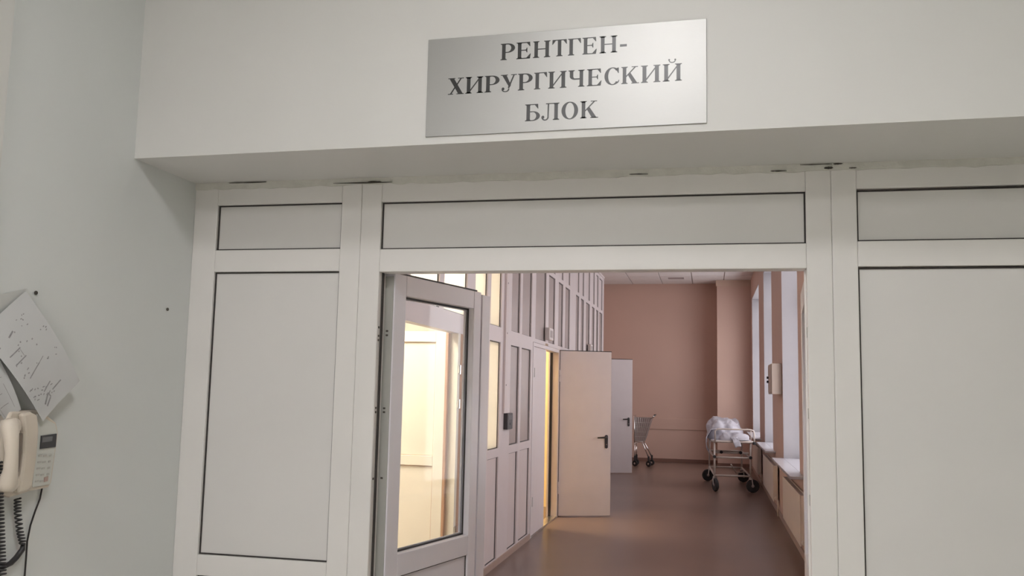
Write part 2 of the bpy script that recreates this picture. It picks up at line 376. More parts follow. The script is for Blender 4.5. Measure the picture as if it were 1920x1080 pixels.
# door leaves of the doorway: local x along the leaf from the hinge, local -y faces the anteroom side
def glazed_leaf(name, loc, ang, width, label):
    r = tag(root(name, loc, ang), label, 'door')
    t = 0.056; fl = lambda u, v, d: (u, d, v)
    zt, gz0, gz1, lz = 2.006, 0.90, 1.923, 0.812
    sl, sr = 0.084, width-0.069
    def mm(nm, x0, x1, z0, z1): MB().box(x0, x1, 0, t, z0, z1).build(nm, 'pvc_leaf', r, bevel=0.003)
    mm('stile', 0, sl, 0.01, zt); mm('stile', sr, width, 0.01, zt)
    mm('rail', sl, sr, gz1, zt); mm('rail', sl, sr, lz, gz0); mm('rail', sl, sr, 0.01, 0.13)
    MB().box(width, width+0.042, 0.034, t, 0.01, zt-0.004).build('rebate_groove', 'pvc_leaf', r)
    MB().box(width+0.042, width+0.118, 0.016, t+0.008, 0.01, zt-0.006).build('rebate_lip', 'pvc_leaf', r, bevel=0.002)
    MB().box(0.0, width-0.02, 0.012, 0.030, zt, zt+0.009).build('gasket', 'gasket', r)
    g = MB().box(sl-.004, sr+.004, 0.032, 0.038, gz0-.004, gz1+.004).build('pane', 'glass', r)
    ring(MB(), sl, sr, gz0, gz1, 0.007, fl, 0.027, 0.032).build('gasket', 'gasket', g)
    ring(MB(), sl, sr, gz0, gz1, 0.010, fl, 0.038, 0.044).build('glazing_bead', 'pvc_leaf', g)
    p = MB().box(sl-.004, sr+.004, 0.012, 0.036, 0.126, lz+.004).build('panel', 'pvc_leaf', r)
    ring(MB(), sl, sr, 0.13, lz, 0.005, fl, 0.009, 0.0125).build('gasket', 'gasket', p)
    e = MB().box(-0.003, 0, 0.006, t-0.004, 0.01, zt-0.012).build('edge_strip', 'grime', r)
    for zz in (1.775, 1.758, 1.470, 1.455, 1.20):
        MB().box(-0.0045, -0.003, 0.024, 0.034, zz-.0035, zz+.0035).build('slot', 'crack', r)
    return r
mat('pvc_leaf', (0.720, 0.690, 0.730), 0.35, var=0.015, scale=4)
th = R(76)
a0 = Vector((-1.215, 3.42))-0.047*Vector((math.cos(th), math.sin(th)))
glazed_leaf('door_leaf', (a0.x, a0.y, 0), th, 0.724, 'white plastic half-glazed door leaf swung open into the corridor')
rl = tag(root('door_leaf', (OX1+0.006, 3.405, 0), R(86.1)), 'white plastic door leaf folded back along the window side', 'door')
for z0, z1, nm in ((0.01, 2.0, 'stile'),):
    MB().box(0, 0.09, -0.052, 0, z0, z1).build(nm, 'pvc_leaf', rl, bevel=0.003)
    MB().box(0.62, 0.72, -0.052, 0, z0, z1).build(nm, 'pvc_leaf', rl, bevel=0.003)
for z0, z1 in ((0.01, 0.13), (0.81, 0.90), (1.91, 2.0)): MB().box(0.09, 0.62, -0.052, 0, z0, z1).build('rail', 'pvc_leaf', rl, bevel=0.003)
MB().box(0.087, 0.623, -0.03, -0.024, 0.897, 1.913).build('pane', 'glass', rl)
MB().box(0.087, 0.623, -0.038, -0.014, 0.127, 0.813).build('panel', 'pvc_leaf', rl)

# ------------------------------------------------------------------ glazed corridor partition
gp = tag(root('wall_left_corridor', (0, 0, 0)), 'glazed white partition along the left side of the corridor', kind='structure')
GX0, GX1 = CXL-0.07, CXL
FX = lambda u, v, d: (d, u, v)
cols = [(3.62, 4.40), (4.52, 5.30), (5.43, 6.06), (6.175, 6.80), (7.05, 7.46), (7.586, 8.00), (8.435, 8.83), (8.94, 9.43), (9.65, 10.28), (10.46, 10.90),
        (11.16, 11.52), (11.70, 12.11), (12.66, 12.98), (13.17, 13.49), (13.73, 14.17), (14.43, 14.77), (14.99, 15.28), (15.43, 15.87)]
rows = [(0.06, 0.955), (1.032, 1.985), (2.122, 2.935), (2.99, 3.53)]
DOORS = [(5.30, 6.80, 1.975), (9.53, 11.30, 2.075)]
def in_door(y0, y1): 
    for a, b, h in DOORS:
        if y0 > a-0.01 and y1 < b+0.14: return h
    return 0
prev = 3.51
for i, (a, b) in enumerate(cols+[(YEND, YEND+.01)]):
    # vertical member filling the gap before this column
    y0, y1 = prev, a; c = (y0+y1)/2; h = 0
    for da, db, hh in DOORS:
        if y0 >= da-0.005 and y1 <= db+0.005: h = hh+0.03
    if y1-y0 > 0.03:
        if i == 8: MB().box(GX0, GX1, y0, 9.53, 0, 3.58).build('post', 'cor_pvc', gp); MB().box(GX0, GX1, 9.53, y1, 2.08, 3.58).build('post', 'cor_pvc', gp)
        elif i == 11: MB().box(GX0, GX1, y0, y1, 0, 3.58).build('post', 'cor_pvc', gp)
        elif i == 10: MB().box(GX0, GX1, y0, y1, 2.08, 3.58).build('post', 'cor_pvc', gp)
        elif i in (3,): MB().box(GX0, GX1, y0, y1, 1.975, 3.58).build('post', 'cor_pvc', gp)
        elif i == 2: MB().box(GX0, GX1, y0, 5.34, 0, 3.58).build('post', 'cor_pvc', gp); MB().box(GX0, GX1, 5.34, y1, 1.975, 3.58).build('post', 'cor_pvc', gp)
        else: MB().box(GX0, GX1, y0, y1, h, 3.58).build('post', 'cor_pvc', gp)
    prev = b
    if i == len(cols): break
    door = i in (2, 3, 8, 9, 10)
    zz = 0.0
    for j, (z0, z1) in enumerate(rows):
        if door and j < 2: continue
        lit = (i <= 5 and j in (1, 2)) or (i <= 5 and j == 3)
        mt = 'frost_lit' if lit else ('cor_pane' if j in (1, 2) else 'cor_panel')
        p = MB().box(GX0+0.02, GX1-0.018, a, b, z0, z1).build('pane' if j in (1, 2) else 'panel', mt, gp)
        ring(MB(), a, b, z0, z1, 0.007, FX, GX1-0.018, GX1-0.013).build('gasket', 'gasket', p)
    rr = [(0, 0.06), (0.955, 1.032), (1.985, 2.122), (2.935, 2.99), (3.53, 3.58)]
    if door: rr = [((2.08 if i > 5 else 1.975), 2.122)]+rr[3:]
    for z0, z1 in rr: MB().box(GX0, GX1, a, b, z0, z1).build('rail', 'cor_pvc', gp)
MB().box(GX0-0.005, GX1+0.004, YEND-0.05, YEND+0.055, 0, 3.58).build('end_post', 'cor_pvc', gp)
MB().box(GX0-0.03, GX1+0.02, 3.51, YEND, 3.58, 3.61).build('cap_rail', 'cor_pvc', gp)
mb = MB()
for y0, y1 in ((3.5, 5.32), (6.82, 9.5), (11.34, YEND)): mb.box(GX1, GX1+0.012, y0, y1, 0, 0.055)
struct('baseboard_left', mb, 'cove', 'pinkish brown floor coving along the glazed partition')

# doorway into the lit room: jamb and its inward-opened leaf
dj = tag(root('door_1', (0, 0, 0)), 'doorway of the lit side room', kind='structure')
MB().box(GX0-0.03, GX1-0.005, 6.66, 6.80, 0, 1.975).build('jamb', 'room_wood', dj)
MB().box(GX0-0.03, GX1-0.005, 6.60, 6.665, 0, 1.975).build('stop', 'room_pvc', dj)
for zz in (1.70, 1.44, 0.5):
    MB().disc((GX1+0.0, 6.64, zz), (0, 0, 1), 0.012, 0.07, 10).box(GX1-0.006, GX1+0.004, 6.61, 6.67, zz-0.03, zz+0.03).build('hinge', 'chrome', dj)
lf = tag(root('inner_door', (-1.955, 6.56, 0)), 'cream plastic panelled door standing open inside the lit side room', 'door')
W_ = 0.85
MB().box(-0.085, -0.005, 0, 0.05, 0.01, 1.985).build('stile', 'room_pvc', lf, bevel=0.003); MB().box(-W_, -W_+0.09, 0, 0.05, 0.01, 1.985).build('stile', 'room_pvc', lf, bevel=0.003)
MB().box(-0.005, 0.012, 0, 0.05, 0.01, 1.985).build('edge', 'room_wood', lf)
for z0, z1 in ((0.01, 0.1), (0.975, 1.05), (1.905, 1.985)): MB().box(-W_+0.09, -0.085, 0, 0.05, z0, z1).build('rail', 'room_pvc', lf, bevel=0.003)
for z0, z1 in ((0.1, 0.975), (1.05, 1.905)):
    p = MB().box(-W_+0.09, -0.085, 0.012, 0.04, z0, z1).build('panel', 'room_pvc', lf)
    ring(MB(), -W_+0.09, -0.085, z0, z1, 0.004, lambda u, v, d: (u, d, v), 0.009, 0.0125).build('gasket', 'room_wood', p)

# ------------------------------------------------------------------ metal doors
def lever(parent, x, z, s, mt='handle'):
    """dark lever on the face y=0 (front -y), lever towards s"""
    pl = MB(); pl.prism([(x-.02+.02*(1-math.cos(q)) if 0 else x+.02*math.cos(q), z-.075*(1 if math.sin(q) < 0 else -1)*0+z*0+(.055 if math.sin(q) >= 0 else -.075)+.02*math.sin(q)) for q in [2*math.pi*k/20 for k in range(20)]], lambda u, v, d: (u, d, v), -0.010, 0)
    pl.build('handle_plate', mt, parent)
    pl = MB().tube([(x, -0.008, z+.045), (x, -.05, z+.045), (x+s*.02, -.056, z+.045), (x+s*.13, -.056, z+.040)], [.012, .010, .011, .009], 8)
    pl.build('lever', mt, parent, smooth=True)
    MB().disc((x, -.011, z-.045), (0, 1, 0), .009, .004, 10).build('lock_cylinder', 'chrome', parent)
dh = Vector((-1.872, 11.30)); df = Vector((-1.252, 11.57))
ang = math.atan2(df.y-dh.y, df.x-dh.x); wd = (df-dh).length
d1 = tag(root('metal_door', (dh.x+0.012, dh.y, 0), ang), 'cream metal door with black lever swung out beside the yellow gap', 'door')
MB().box(0, wd, 0, 0.05, 0.012, 2.066).build('leaf', 'metal_door', d1, bevel=0.002)
MB().box(0.0, wd+.004, 0.004, 0.046, 2.066, 2.076).build('edge_seal', 'gasket', d1); MB().box(-0.008, 0, 0.004, 0.046, 0.012, 2.07).build('edge_seal', 'gasket', d1)
MB().box(wd, wd+.003, 0.006, 0.046, 0.012, 2.07).build('edge_seal', 'baseboard', d1)
lever(d1, wd-0.06, 0.94, -1)
MB().box(wd+.003, wd+.005, .015, .035, .30, .40).build('latch', 'handle', d1)
# its frame and the fixed leaf
fr = tag(root('door_2', (0, 0, 0)), 'white metal double doorway frame in the glazed partition', kind='structure')
MB().box(GX0-0.03, GX1+0.006, 9.53, 9.575, 0, 2.075).build('jamb', 'metal_door_white', fr)
MB().box(GX0-0.03, GX1+0.004, 11.21, 11.285, 0, 2.075).build('jamb', 'metal_door', fr)
MB().box(GX0-0.05, GX0-0.03, 11.17, 11.285, 0, 2.075).build('jamb', 'metal_door', fr)
MB().box(GX0-0.03, GX1+0.004, 9.575, 11.21, 2.035, 2.075).build('head', 'metal_door_white', fr)
MB().box(GX0-0.028, GX0+0.0, 11.198, 11.21, 0, 2.035).build('seal', 'gasket', fr)
MB().box(GX0-0.03, GX1+0.003, 9.575, 11.21, 0.0, 0.018).build('threshold', 'steel', fr)
for zz in (1.74, 0.35):
    MB().disc((GX1+0.012, 11.265, zz+.045), (0, 0, 1), .011, .07, 10).disc((GX1+0.012, 11.265, zz-.03), (0, 0, 1), .011, .07, 10).build('hinge', 'metal_door', fr)
fl = tag(root('metal_door', (CXL+0.004, 9.58, 0), R(90)), 'flat white metal door leaf standing shut before the yellow gap', 'door')
MB().box(0, 0.75, 0.002, 0.05, 0.02, 2.03).build('leaf', 'metal_door_white', fl, bevel=0.002)
MB().box(0.04, 0.052, -0.004, 0.002, 1.70, 1.80).build('hinge', 'steel', fl); MB().box(0.04, 0.052, -0.004, 0.002, 0.32, 0.42).build('hinge', 'steel', fl)
# second outward door, bluish white
dh = Vector((-2.49, 17.37)); df = Vector((-1.492, 17.80)); ang = math.atan2(df.y-dh.y, df.x-dh.x); wd = (df-dh).length
d2 = tag(root('metal_door', (dh.x, dh.y, 0), ang), 'white metal door with black lever swung out beside the trolley', 'door')
MB().box(0.01, wd, 0, 0.05, 0.012, 2.20).build('leaf', 'metal_door_white', d2, bevel=0.002)
MB().box(0.01, wd, 0.004, 0.046, 2.20, 2.212).build('edge_seal', 'gasket', d2)
lever(d2, wd-0.075, 1.0, -1)

# ------------------------------------------------------------------ small things on the glazed partition
c = tag(root('cable_trunking', (CXL, 8.16, 0)), 'vertical white cable trunking on the post above the card reader', 'trunking')
MB().box(0, 0.022, -0.045, 0.045, 1.34, 3.5).build('cover', 'cor_panel', c, bevel=0.003)
for zz in (2.93, 2.55, 2.08, 1.6):
    MB().disc((0.023, 0, zz), (1, 0, 0), .008, .006, 10).build('screw', 'vent_dark', c)
c = tag(root('card_reader', (CXL, 8.18, 1.19)), 'small black card reader box on the partition post', 'card reader')
MB().box(0, 0.04, 0, 0.22, 0, 0.15).build('housing', 'black_plastic', c, bevel=0.004)
MB().box(0.04, 0.0415, 0.03, 0.19, 0.09, 0.13).build('window', 'phone_dark', c); MB().disc((0.041, 0.11, 0.05), (1, 0, 0), .012, .004, 12).build('button', 'phone_dark', c)
for y0, z0, s, lb in ((10.24, 2.145, 1.0, 'small white box lamp above the metal doorway'), (13.98, 2.17, 0.9, 'small white box lamp above the farther partition panes')):
    c = tag(root('warning_lamp', (CXL, y0, z0)), lb, 'lamp')
    MB().box(0, 0.055*s, 0, 0.26*s, 0, 0.14*s).build('housing', 'white_plastic', c, bevel=0.006)
    MB().box(0.055*s, 0.058*s, 0.06*s, 0.2*s, 0.03*s, 0.11*s).build('lens', 'vent_dark', c)

# ------------------------------------------------------------------ radiators
for k, (a, b, lb) in enumerate(((8.85, 10.85, 'cream panel radiator under the sill next to the doorway'), (12.46, 14.8, 'cream panel radiator under the middle window sill'), (16.4, 18.6, 'cream panel radiator half hidden by the gurney'))):
    r = tag(root('radiator', (0.80, a, 0)), lb, 'radiator', 'radiators under the corridor windows')
    Lh = b-a; z0, z1 = 0.18, 0.645
    MB().box(0, 0.012, 0, Lh, z0, z1).build('front_panel', 'radiator', r, bevel=0.004)
    MB().box(0.05, 0.062, 0.01, Lh-.01, z0, z1).build('back_panel', 'radiator', r)
    MB().box(0.012, 0.05, 0.0, 0.004, z0+.02, z1-.005).build('side_cover', 'radiator', r); MB().box(0.012, 0.05, Lh-.004, Lh, z0+.02, z1-.005).build('side_cover', 'radiator', r)
    MB().box(0.012, 0.05, 0.004, Lh-.004, z1-.02, z1-.006).build('top_grille', 'vent_dark', r)
    for j in range(2):
        y = Lh*(.2+.6*j); MB().box(0.062, 0.0795, y-.02, y+.02, z0+.05, z1-.04).build('bracket', 'steel', r)
    MB().tube([(0.03, -0.0, z0+.04), (0.03, -0.06, z0+.04), (0.05, -0.07, z0+.02), (0.05, -0.07, 0.0)], 0.011, 8).build('pipe', 'radiator', r, smooth=True)
    MB().disc((0.03, -0.045, z0+.04), (0, 1, 0), .022, .05, 12, .004).build('valve', 'radiator', r)

# wall box on the pier between two windows
c = tag(root('wall_box', (CXR, 11.60+0.2, 1.575)), 'beige metal wall box with two dark knobs on the window pier', 'box')
MB().box(-0.125, -0.004, 0, 0.68, 0, 0.385).build('body', 'box_beige', c, bevel=0.004)
MB().box(-0.004, 0, 0.03, 0.65, 0.02, 0.36).build('back_plate', 'steel', c)
MB().box(-0.130, -0.125, 0.02, 0.66, 0.02, 0.365).build('door', 'box_beige', c, bevel=0.002)
for zz in (0.215, 0.16): MB().disc((-0.142, 0.56, zz), (1, 0, 0), .016, .024, 12).build('knob', 'handle', c)

# ------------------------------------------------------------------ gurney
g = tag(root('gurney', (0.345, 15.2, 0), R(2.7)), 'cream tubular hospital gurney with black wheels by the windows', 'gurney')
hw, Lg, tr = 0.285, 1.75, 0.016
def tb(nm, pts, r=tr, mt='gurney', parent=g): return MB().tube(pts, r, 10).build(nm, mt, parent, smooth=True)
for sx in (-1, 1):
    for y in (0, Lg): tb('leg', [(sx*hw, y, 0.20), (sx*hw, y, 0.79)])
    tb('side_bar', [(sx*hw, 0, 0.545), (sx*hw, Lg, 0.545)]); tb('lower_bar', [(sx*hw, 0, 0.255), (sx*hw, Lg, 0.255)])
for y in (0, Lg):
    tb('cross_bar', [(-hw, y, 0.545), (hw, y, 0.545)]); tb('cross_bar', [(-hw, y, 0.255), (hw, y, 0.255)])
tb('cross_bar', [(-hw, 0.35, 0.60), (hw, 0.35, 0.60)]); tb('brace', [(-.02, 0.02, 0.43), (.10, 0.6, 0.255), (hw, 0.9, 0.255)], .012)
for sx, y in ((-1, 0), (1, 0), (-.55, 0.35), (.55, 0.35)):
    z = 0.545 if y == 0 else 0.60
    MB().disc((sx*hw, y-.02, z+.008), (0, 1, 0), .026, .03, 14, .004).build('clamp_knob', 'rubber', g)
fr_pts = []
W2, y0, y1, rc = 0.32, -0.04, Lg+0.04, 0.08
for cx, cy, q0 in ((W2-rc, y0+rc, -90), (W2-rc, y1-rc, 0), (-W2+rc, y1-rc, 90), (-W2+rc, y0+rc, 180)):
    for k in range(6): q = R(q0+90*k/5); fr_pts.append((cx+rc*math.cos(q), cy+rc*math.sin(q), 0.80))
MB().tube(fr_pts, 0.018, 10, closed=True).build('deck_frame', 'gurney', g, smooth=True)
MB().box(-W2+.01, W2-.01, y0+.02, y1-.02, 0.795, 0.82).build('deck', 'linen', g)
er = [(-hw+.01, -0.05, 0.80), (-hw+.01, -0.05, 0.97), (-hw+.05, -0.05, 1.0), (hw, -0.05, 1.0), (hw+.045, -0.05, 0.985), (hw+.055, -0.05, 0.94), (hw+.055, -0.05, 0.78)]
tb('end_rail', er, .013)
er2 = [(hw+.03, .25, 0.80), (hw+.035, .27, .93), (hw+.035, .33, .985), (hw+.035, 1.2, .985), (hw+.035, 1.28, .93), (hw+.03, 1.3, .8)]
tb('side_rail', er2, .007)
MB().disc((hw+.055, -0.05, .785), (0, 0, 1), .026, .045, 14, .005).build('rail_clamp', 'rubber', g)
for sx, y, sw in ((-1, 0, 20), (1, 0, 65), (-1, Lg, 75), (1, Lg, 80)):
    q = R(sw); ax = (math.cos(q), math.sin(q), 0) if sw < 40 else (math.cos(R(90-sw)) * .0 + math.sin(R(sw-60)), -math.cos(R(sw-60)), 0)
    off = Vector((-ax[1], ax[0], 0))*0.03*(1 if sx > 0 else -1)
    wc = Vector((sx*hw, y, 0.105))+off
    wl = MB().disc(wc, ax, 0.105, 0.045, 24, .012).build('wheel', 'rubber', g, smooth=False)
    MB().disc(wc, ax, 0.026, 0.052, 16, .004).build('hub', 'vent_dark', wl)
    fk = MB()
    for s in (-1, 1):
        o_ = Vector(ax)*0.032*s
        fk.tube([wc+o_, wc+o_+Vector((0, 0, .11))-off*.5, Vector((sx*hw, y, .225))+o_*.6], .009, 6)
    fk.disc((sx*hw, y, .225), (0, 0, 1), .028, .03, 12).build('caster_fork', 'steel', g)

# crumpled linen: one heap on the deck
def heap(nm, loc, rx, ry, rz, seed, label, cat, mt='linen', pw=2.6, group=None):
    from mathutils import noise
    nu, nv = 64, 28; vs = []; fs = []
    for j in range(nv+1):
        ph = (math.pi/2)*j/nv
        for i in range(nu):
            a = 2*math.pi*i/nu
            ca, sa = math.cos(a), math.sin(a)
            sq = (abs(ca)**pw+abs(sa)**pw)**(-1/pw)
            x = rx*sq*ca*math.cos(ph)**.55; y = ry*sq*sa*math.cos(ph)**.55; z = rz*math.sin(ph)**.8
            p = Vector((x*7+seed, y*5, z*7)); q = Vector((x*17+seed, y*11-z*6, z*15))
            n1 = noise.noise(p); n2 = abs(noise.noise(q)); n3 = abs(noise.noise(q*1.7+Vector((0, 0, 3))))
            k = 1+.20*n1-.10*n2-.10*n3
            vs.append((x*(1+.14*n1-.06*n2-.06*n3), y*(1+.12*n1-.04*n2), max(0, z*k+.015*n1*math.cos(ph))))
    for j in range(nv):
        for i in range(nu): fs.append((j*nu+i, j*nu+(i+1) % nu, (j+1)*nu+(i+1) % nu, (j+1)*nu+i))
    fs.append(tuple(range(nv*nu, (nv+1)*nu)))
    mb = MB(); mb.add(vs, fs)
    o = mb.build(nm, mt, loc=loc, smooth=True)
    return tag(o, label, cat, group)
b1 = heap('bedding', (0.225, 15.90, 0.82), 0.31, 0.47, 0.335, 3.1, 'heap of crumpled white bed linen piled on the gurney', 'bedding')
b2 = heap('bedding', (0.36, 15.27, 0.82), 0.25, 0.13, 0.13, 8.4, 'low crumpled white sheet at the rail end of the gurney', 'bedding')
def cloth_strip(nm, cpts, wdir, wid, loc, label, seed=1.0, n=26, mcols=12, cat='sheet'):
    from mathutils import noise
    cp = [Vector(p) for p in cpts]; vs = []; fs = []
    for i in range(n+1):
        t = i/n*(len(cp)-1); k = min(int(t), len(cp)-2); q = cp[k].lerp(cp[k+1], t-k)
        for j in range(mcols+1):
            s = (j/mcols-.5)*wid*(1-.18*t/len(cp))
            p = q+Vector(wdir)*s
            d = .022*noise.noise(Vector((s*22+seed, t*1.2, seed)))+.008*noise.noise(Vector((s*60, t*5, seed)))
            nrm = Vector((-.9, -.35, .2))
            vs.append(p+nrm*d)
    for i in range(n):
        for j in range(mcols): a = i*(mcols+1)+j; fs.append((a, a+1, a+mcols+2, a+mcols+1))
    mb = MB(); mb.add(vs, fs); o = mb.build(nm, 'linen', loc=loc, smooth=True)
    sm = o.modifiers.new('thick', 'SOLIDIFY'); sm.thickness = 0.006
    return tag(o, label, cat)
cloth_strip('draped_sheet', [(0.10, 0, 1.00), (0.0, 0, 0.98), (-.06, 0, 0.87), (-.075, 0, 0.76), (-.06, 0, .66), (-.03, 0, 0.60)], (0, 1, 0), 0.7, (0, 15.62, 0), 'white sheet hanging down the wall side of the gurney away from windows', 4.2)
cloth_strip('draped_sheet', [(0, 0.16, .93), (.02, .02, .91), (.045, -.085, 0.86), (.075, -.105, .80), (.10, -.10, .72)], (1, .1, .25), 0.11, (0.33, 15.2, 0), 'white sheet corner hanging over the end rail of the gurney', 7.7, 20, 8)

# ------------------------------------------------------------------ trolley by the far wall
c = tag(root('trolley', (-1.42, 19.6, 0)), 'grey wire shopping trolley by the far wall behind the white door', 'trolley')
def quadp(pts, mt, nm, th=0.006):
    mb = MB(); p = [Vector(q) for q in pts]; n = (p[1]-p[0]).cross(p[2]-p[0]).normalized()*th
    mb.add(p+[q+n for q in p], [(0, 1, 2, 3), (7, 6, 5, 4), (0, 4, 5, 1), (1, 5, 6, 2), (2, 6, 7, 3), (3, 7, 4, 0)]).build(nm, mt, c)
xl0, xl1, xr0, xr1, zb, zt = -0.17, -0.19, 0.03, 0.19, 0.53, 1.03
for y in (0.0, 0.42):
    quadp([(xl0, y, zb), (xr0, y, zb), (xr1, y, zt), (xl1, y, zt)], 'cart_mesh', 'basket_side', .005)
quadp([(xr0, 0, zb), (xr0, .42, zb), (xr1, .42, zt), (xr1, 0, zt)], 'cart_mesh', 'basket_back')
quadp([(xl0, 0, zb), (xl0, .42, zb), (xl1, .42, zt), (xl1, 0, zt)], 'cart_mesh', 'basket_front')
quadp([(xl0, 0, zb), (xr0, 0, zb), (xr0, .42, zb), (xl0, .42, zb)], 'cart_mesh', 'basket_floor')
for i in range(9):
    t = i/8
    MB().tube([(xl0+(xr0-xl0)*t, -.004, zb), (xl1+(xr1-xl1)*t, -.004, zt)], .0035, 6).build('wire', 'steel', c)
for i in range(6):
    t = i/5; z = zb+(zt-zb)*t
    MB().tube([(xl0+(xl1-xl0)*t, -.004, z), (xr0+(xr1-xr0)*t, -.004, z)], .0035, 6).build('wire', 'steel', c)
for y in (-.012, .43):
    MB().tube([(xl1+.005, y, 1.07), (xl0+.0, y, .5)], .013, 8).build('upright', 'chrome', c, smooth=True)
    MB().tube([(xl0, y, .5), (xr0-.04, y, .52), (xr0+.13, y, .2) if y > 0 else (xr0+.09, y, .22)], .013, 8).build('leg', 'chrome', c, smooth=True)
    MB().tube([(xr1-.02, y, zt-.02), (xr1+.06, y, 1.09)], .013, 8).build('handle_arm', 'chrome', c, smooth=True)
    MB().tube([(xl0, y, .5), (xl0+.01, y, .13)], .013, 8).build('leg', 'chrome', c, smooth=True)
MB().tube([(xr1+.06, -.03, 1.09), (xr1+.06, .45, 1.09)], .016, 8).build('handle', 'handle', c, smooth=True)
for x, y in ((xl0+.01, -.012), (xl0+.01, .43), (xr0+.10, -.012), (xr0+.14, .43)):
    wl = MB().disc((x, y, .062), (.5, 1, 0), .062, .03, 18, .006).build('wheel', 'rubber', c)
    MB().disc((x, y, .062), (.5, 1, 0), .02, .036, 12).build('hub', 'steel', wl)
    MB().box(x-.02, x+.02, y-.025, y+.025, .125, .22).build('caster', 'rubber', c)

# ------------------------------------------------------------------ sign
ANG = math.atan(-0.0254)
SX0, SX1, SZ0, SZ1 = -0.947, -0.0075, 2.404, 2.7485
sg = tag(root('sign', (SX0, beam_y(SX0)-0.0015, SZ0), ANG), 'brushed metal sign with black Cyrillic lettering above the doorway', 'sign')
SW = (SX1-SX0)/math.cos(ANG); SH = SZ1-SZ0
MB().box(0, SW, -0.004, 0, 0, SH).build('plate', 'brushed', sg, bevel=0.0008)
for u, vv in ((.03, .03), (SW-.03, .03), (.03, SH-.03), (SW-.03, SH-.03)):
    MB().box(u-.015, u+.015, 0, 0.0015, vv-.015, vv+.015).build('adhesive_pad', 'sealant', sg)
S = .215; TH = .06; SE = .085
def rc(a, b, c_, d): return [(a, c_), (b, c_), (b, d), (a, d)]
def stem(x, top=True, bot=True, y0=0, y1=1, s=S):
    o = [rc(x, x+s, y0, y1)]
    if bot: o += [rc(x-SE, x+s+SE, y0, y0+.045), [(x-.045, y0+.04), (x+s+.045, y0+.04), (x+s, y0+.09), (x, y0+.09)]]
    if top: o += [rc(x-SE, x+s+SE, y1-.045, y1), [(x, y1-.09), (x+s, y1-.09), (x+s+.045, y1-.04), (x-.045, y1-.04)]]
    return o
def arc(cx, cy, ro, so, ri, si, a0, a1, n=22):
    o = []
    for k in range(n):
        p, q = R(a0+(a1-a0)*k/n), R(a0+(a1-a0)*(k+1)/n)
        o.append([(cx+ri*math.cos(p), cy+si*math.sin(p)), (cx+ro*math.cos(p), cy+so*math.sin(p)), (cx+ro*math.cos(q), cy+so*math.sin(q)), (cx+ri*math.cos(q), cy+si*math.sin(q))])
    return o
def ball(cx, cy, r): return [[(cx+r*math.cos(2*math.pi*k/16), cy+r*math.sin(2*math.pi*k/16)) for k in range(16)]]
G = {}
G['Р'] = (.87, stem(.09)+[rc(.30, .42, .945, 1), rc(.30, .42, .43, .485)]+arc(.42, .715, .45, .285, .22, .23, -90, 90))
_e = [rc(.30, .80, .95, 1), [(.62, .955), (.80, .74), (.835, .74), (.815, 1), (.62, 1)], rc(.30, .62, .49, .545), [(.56, .53), (.625, .66), (.66, .66), (.66, .37), (.625, .37), (.56, .5)], rc(.30, .80, 0, .05), [(.60, .045), (.83, .29), (.87, .29), (.82, 0), (.60, 0)]]
G['Е'] = (.87, stem(.085)+_e)
G['Н'] = (1.05, stem(.085)+stem(.75)+[rc(.30, .75, .485, .545)])
G['Т'] = (.90, stem(.3425, top=False)+[rc(.04, .86, .945, 1), [(.0, .72), (.035, .72), (.22, .95), (.22, 1), (.02, 1)], [(.90, .72), (.865, .72), (.68, .95), (.68, 1), (.88, 1)]])
G['Г'] = (.79, stem(.085)+[rc(.3, .77, .95, 1), [(.79, .70), (.755, .70), (.58, .955), (.58, 1), (.77, 1)]])
G['Х'] = (.97, [[(.06, 1), (.34, 1), (.92, 0), (.64, 0)], [(.76, 1), (.845, 1), (.56, .56), (.50, .60)], [(.10, 0), (.185, 0), (.46, .42), (.40, .46)], rc(0, .43, .955, 1), rc(.60, .96, .955, 1), rc(0, .32, 0, .045), rc(.52, .97, 0, .045)])
_i = stem(.085)+stem(.77)+[[(.29, .12), (.29, .23), (.78, .88), (.78, .77)]]
G['И'] = (1.07, _i)
G['Й'] = (1.07, _i+arc(.53, 1.22, .20, .17, .15, .115, 190, 350)+ball(.36, 1.235, .052)+ball(.70, 1.235, .052))
G['У'] = (.97, [[(.06, 1), (.33, 1), (.62, .36), (.53, .20)], [(.77, 1), (.85, 1), (.50, .14), (.43, .22)], rc(0, .42, .955, 1), rc(.62, .97, .955, 1)]+arc(.29, .12, .235, .17, .155, .115, 185, 370)+ball(.145, .15, .085))
G['Ч'] = (.98, stem(.68)+stem(.085, bot=False, y0=.62)+arc(.40, .64, .315, .21, .10, .13, 180, 270)+[rc(.39, .68, .43, .51)])
G['С'] = (.92, arc(.52, .5, .50, .52, .27, .465, 42, 318, 30)+[[(.85, .99), (.895, .99), (.895, .66), (.86, .66), (.70, .94)], [(.78, .10), (.91, .28), (.93, .24), (.86, .10)]])
G['К'] = (1.07, stem(.085)+[[(.29, .38), (.29, .47), (.80, .98), (.90, .98)], [(.40, .50), (.55, .64), (.98, 0), (.70, 0)], rc(.62, 1.0, .955, 1), rc(.60, 1.07, 0, .045)])
G['Б'] = (.90, stem(.085)+[rc(.3, .76, .95, 1), [(.80, .72), (.765, .72), (.58, .955), (.58, 1), (.78, 1)], rc(.3, .44, .52, .58), rc(.3, .44, 0, .05)]+arc(.44, .29, .46, .29, .235, .24, -90, 90))
G['Л'] = (1.10, stem(.79)+[rc(.30, .80, .95, 1), rc(.28, .5, .95, 1), [(.39, 1), (.48, 1), (.455, .22), (.375, .22)]]+arc(.235, .20, .225, .22, .14, .15, 190, 365)+ball(.105, .19, .09))
G['О'] = (1.0, arc(.5, .5, .5, .52, .265, .465, 0, 360, 40))
G['-'] = (.42, [rc(0, .42, .31, .45)])
GM = {}
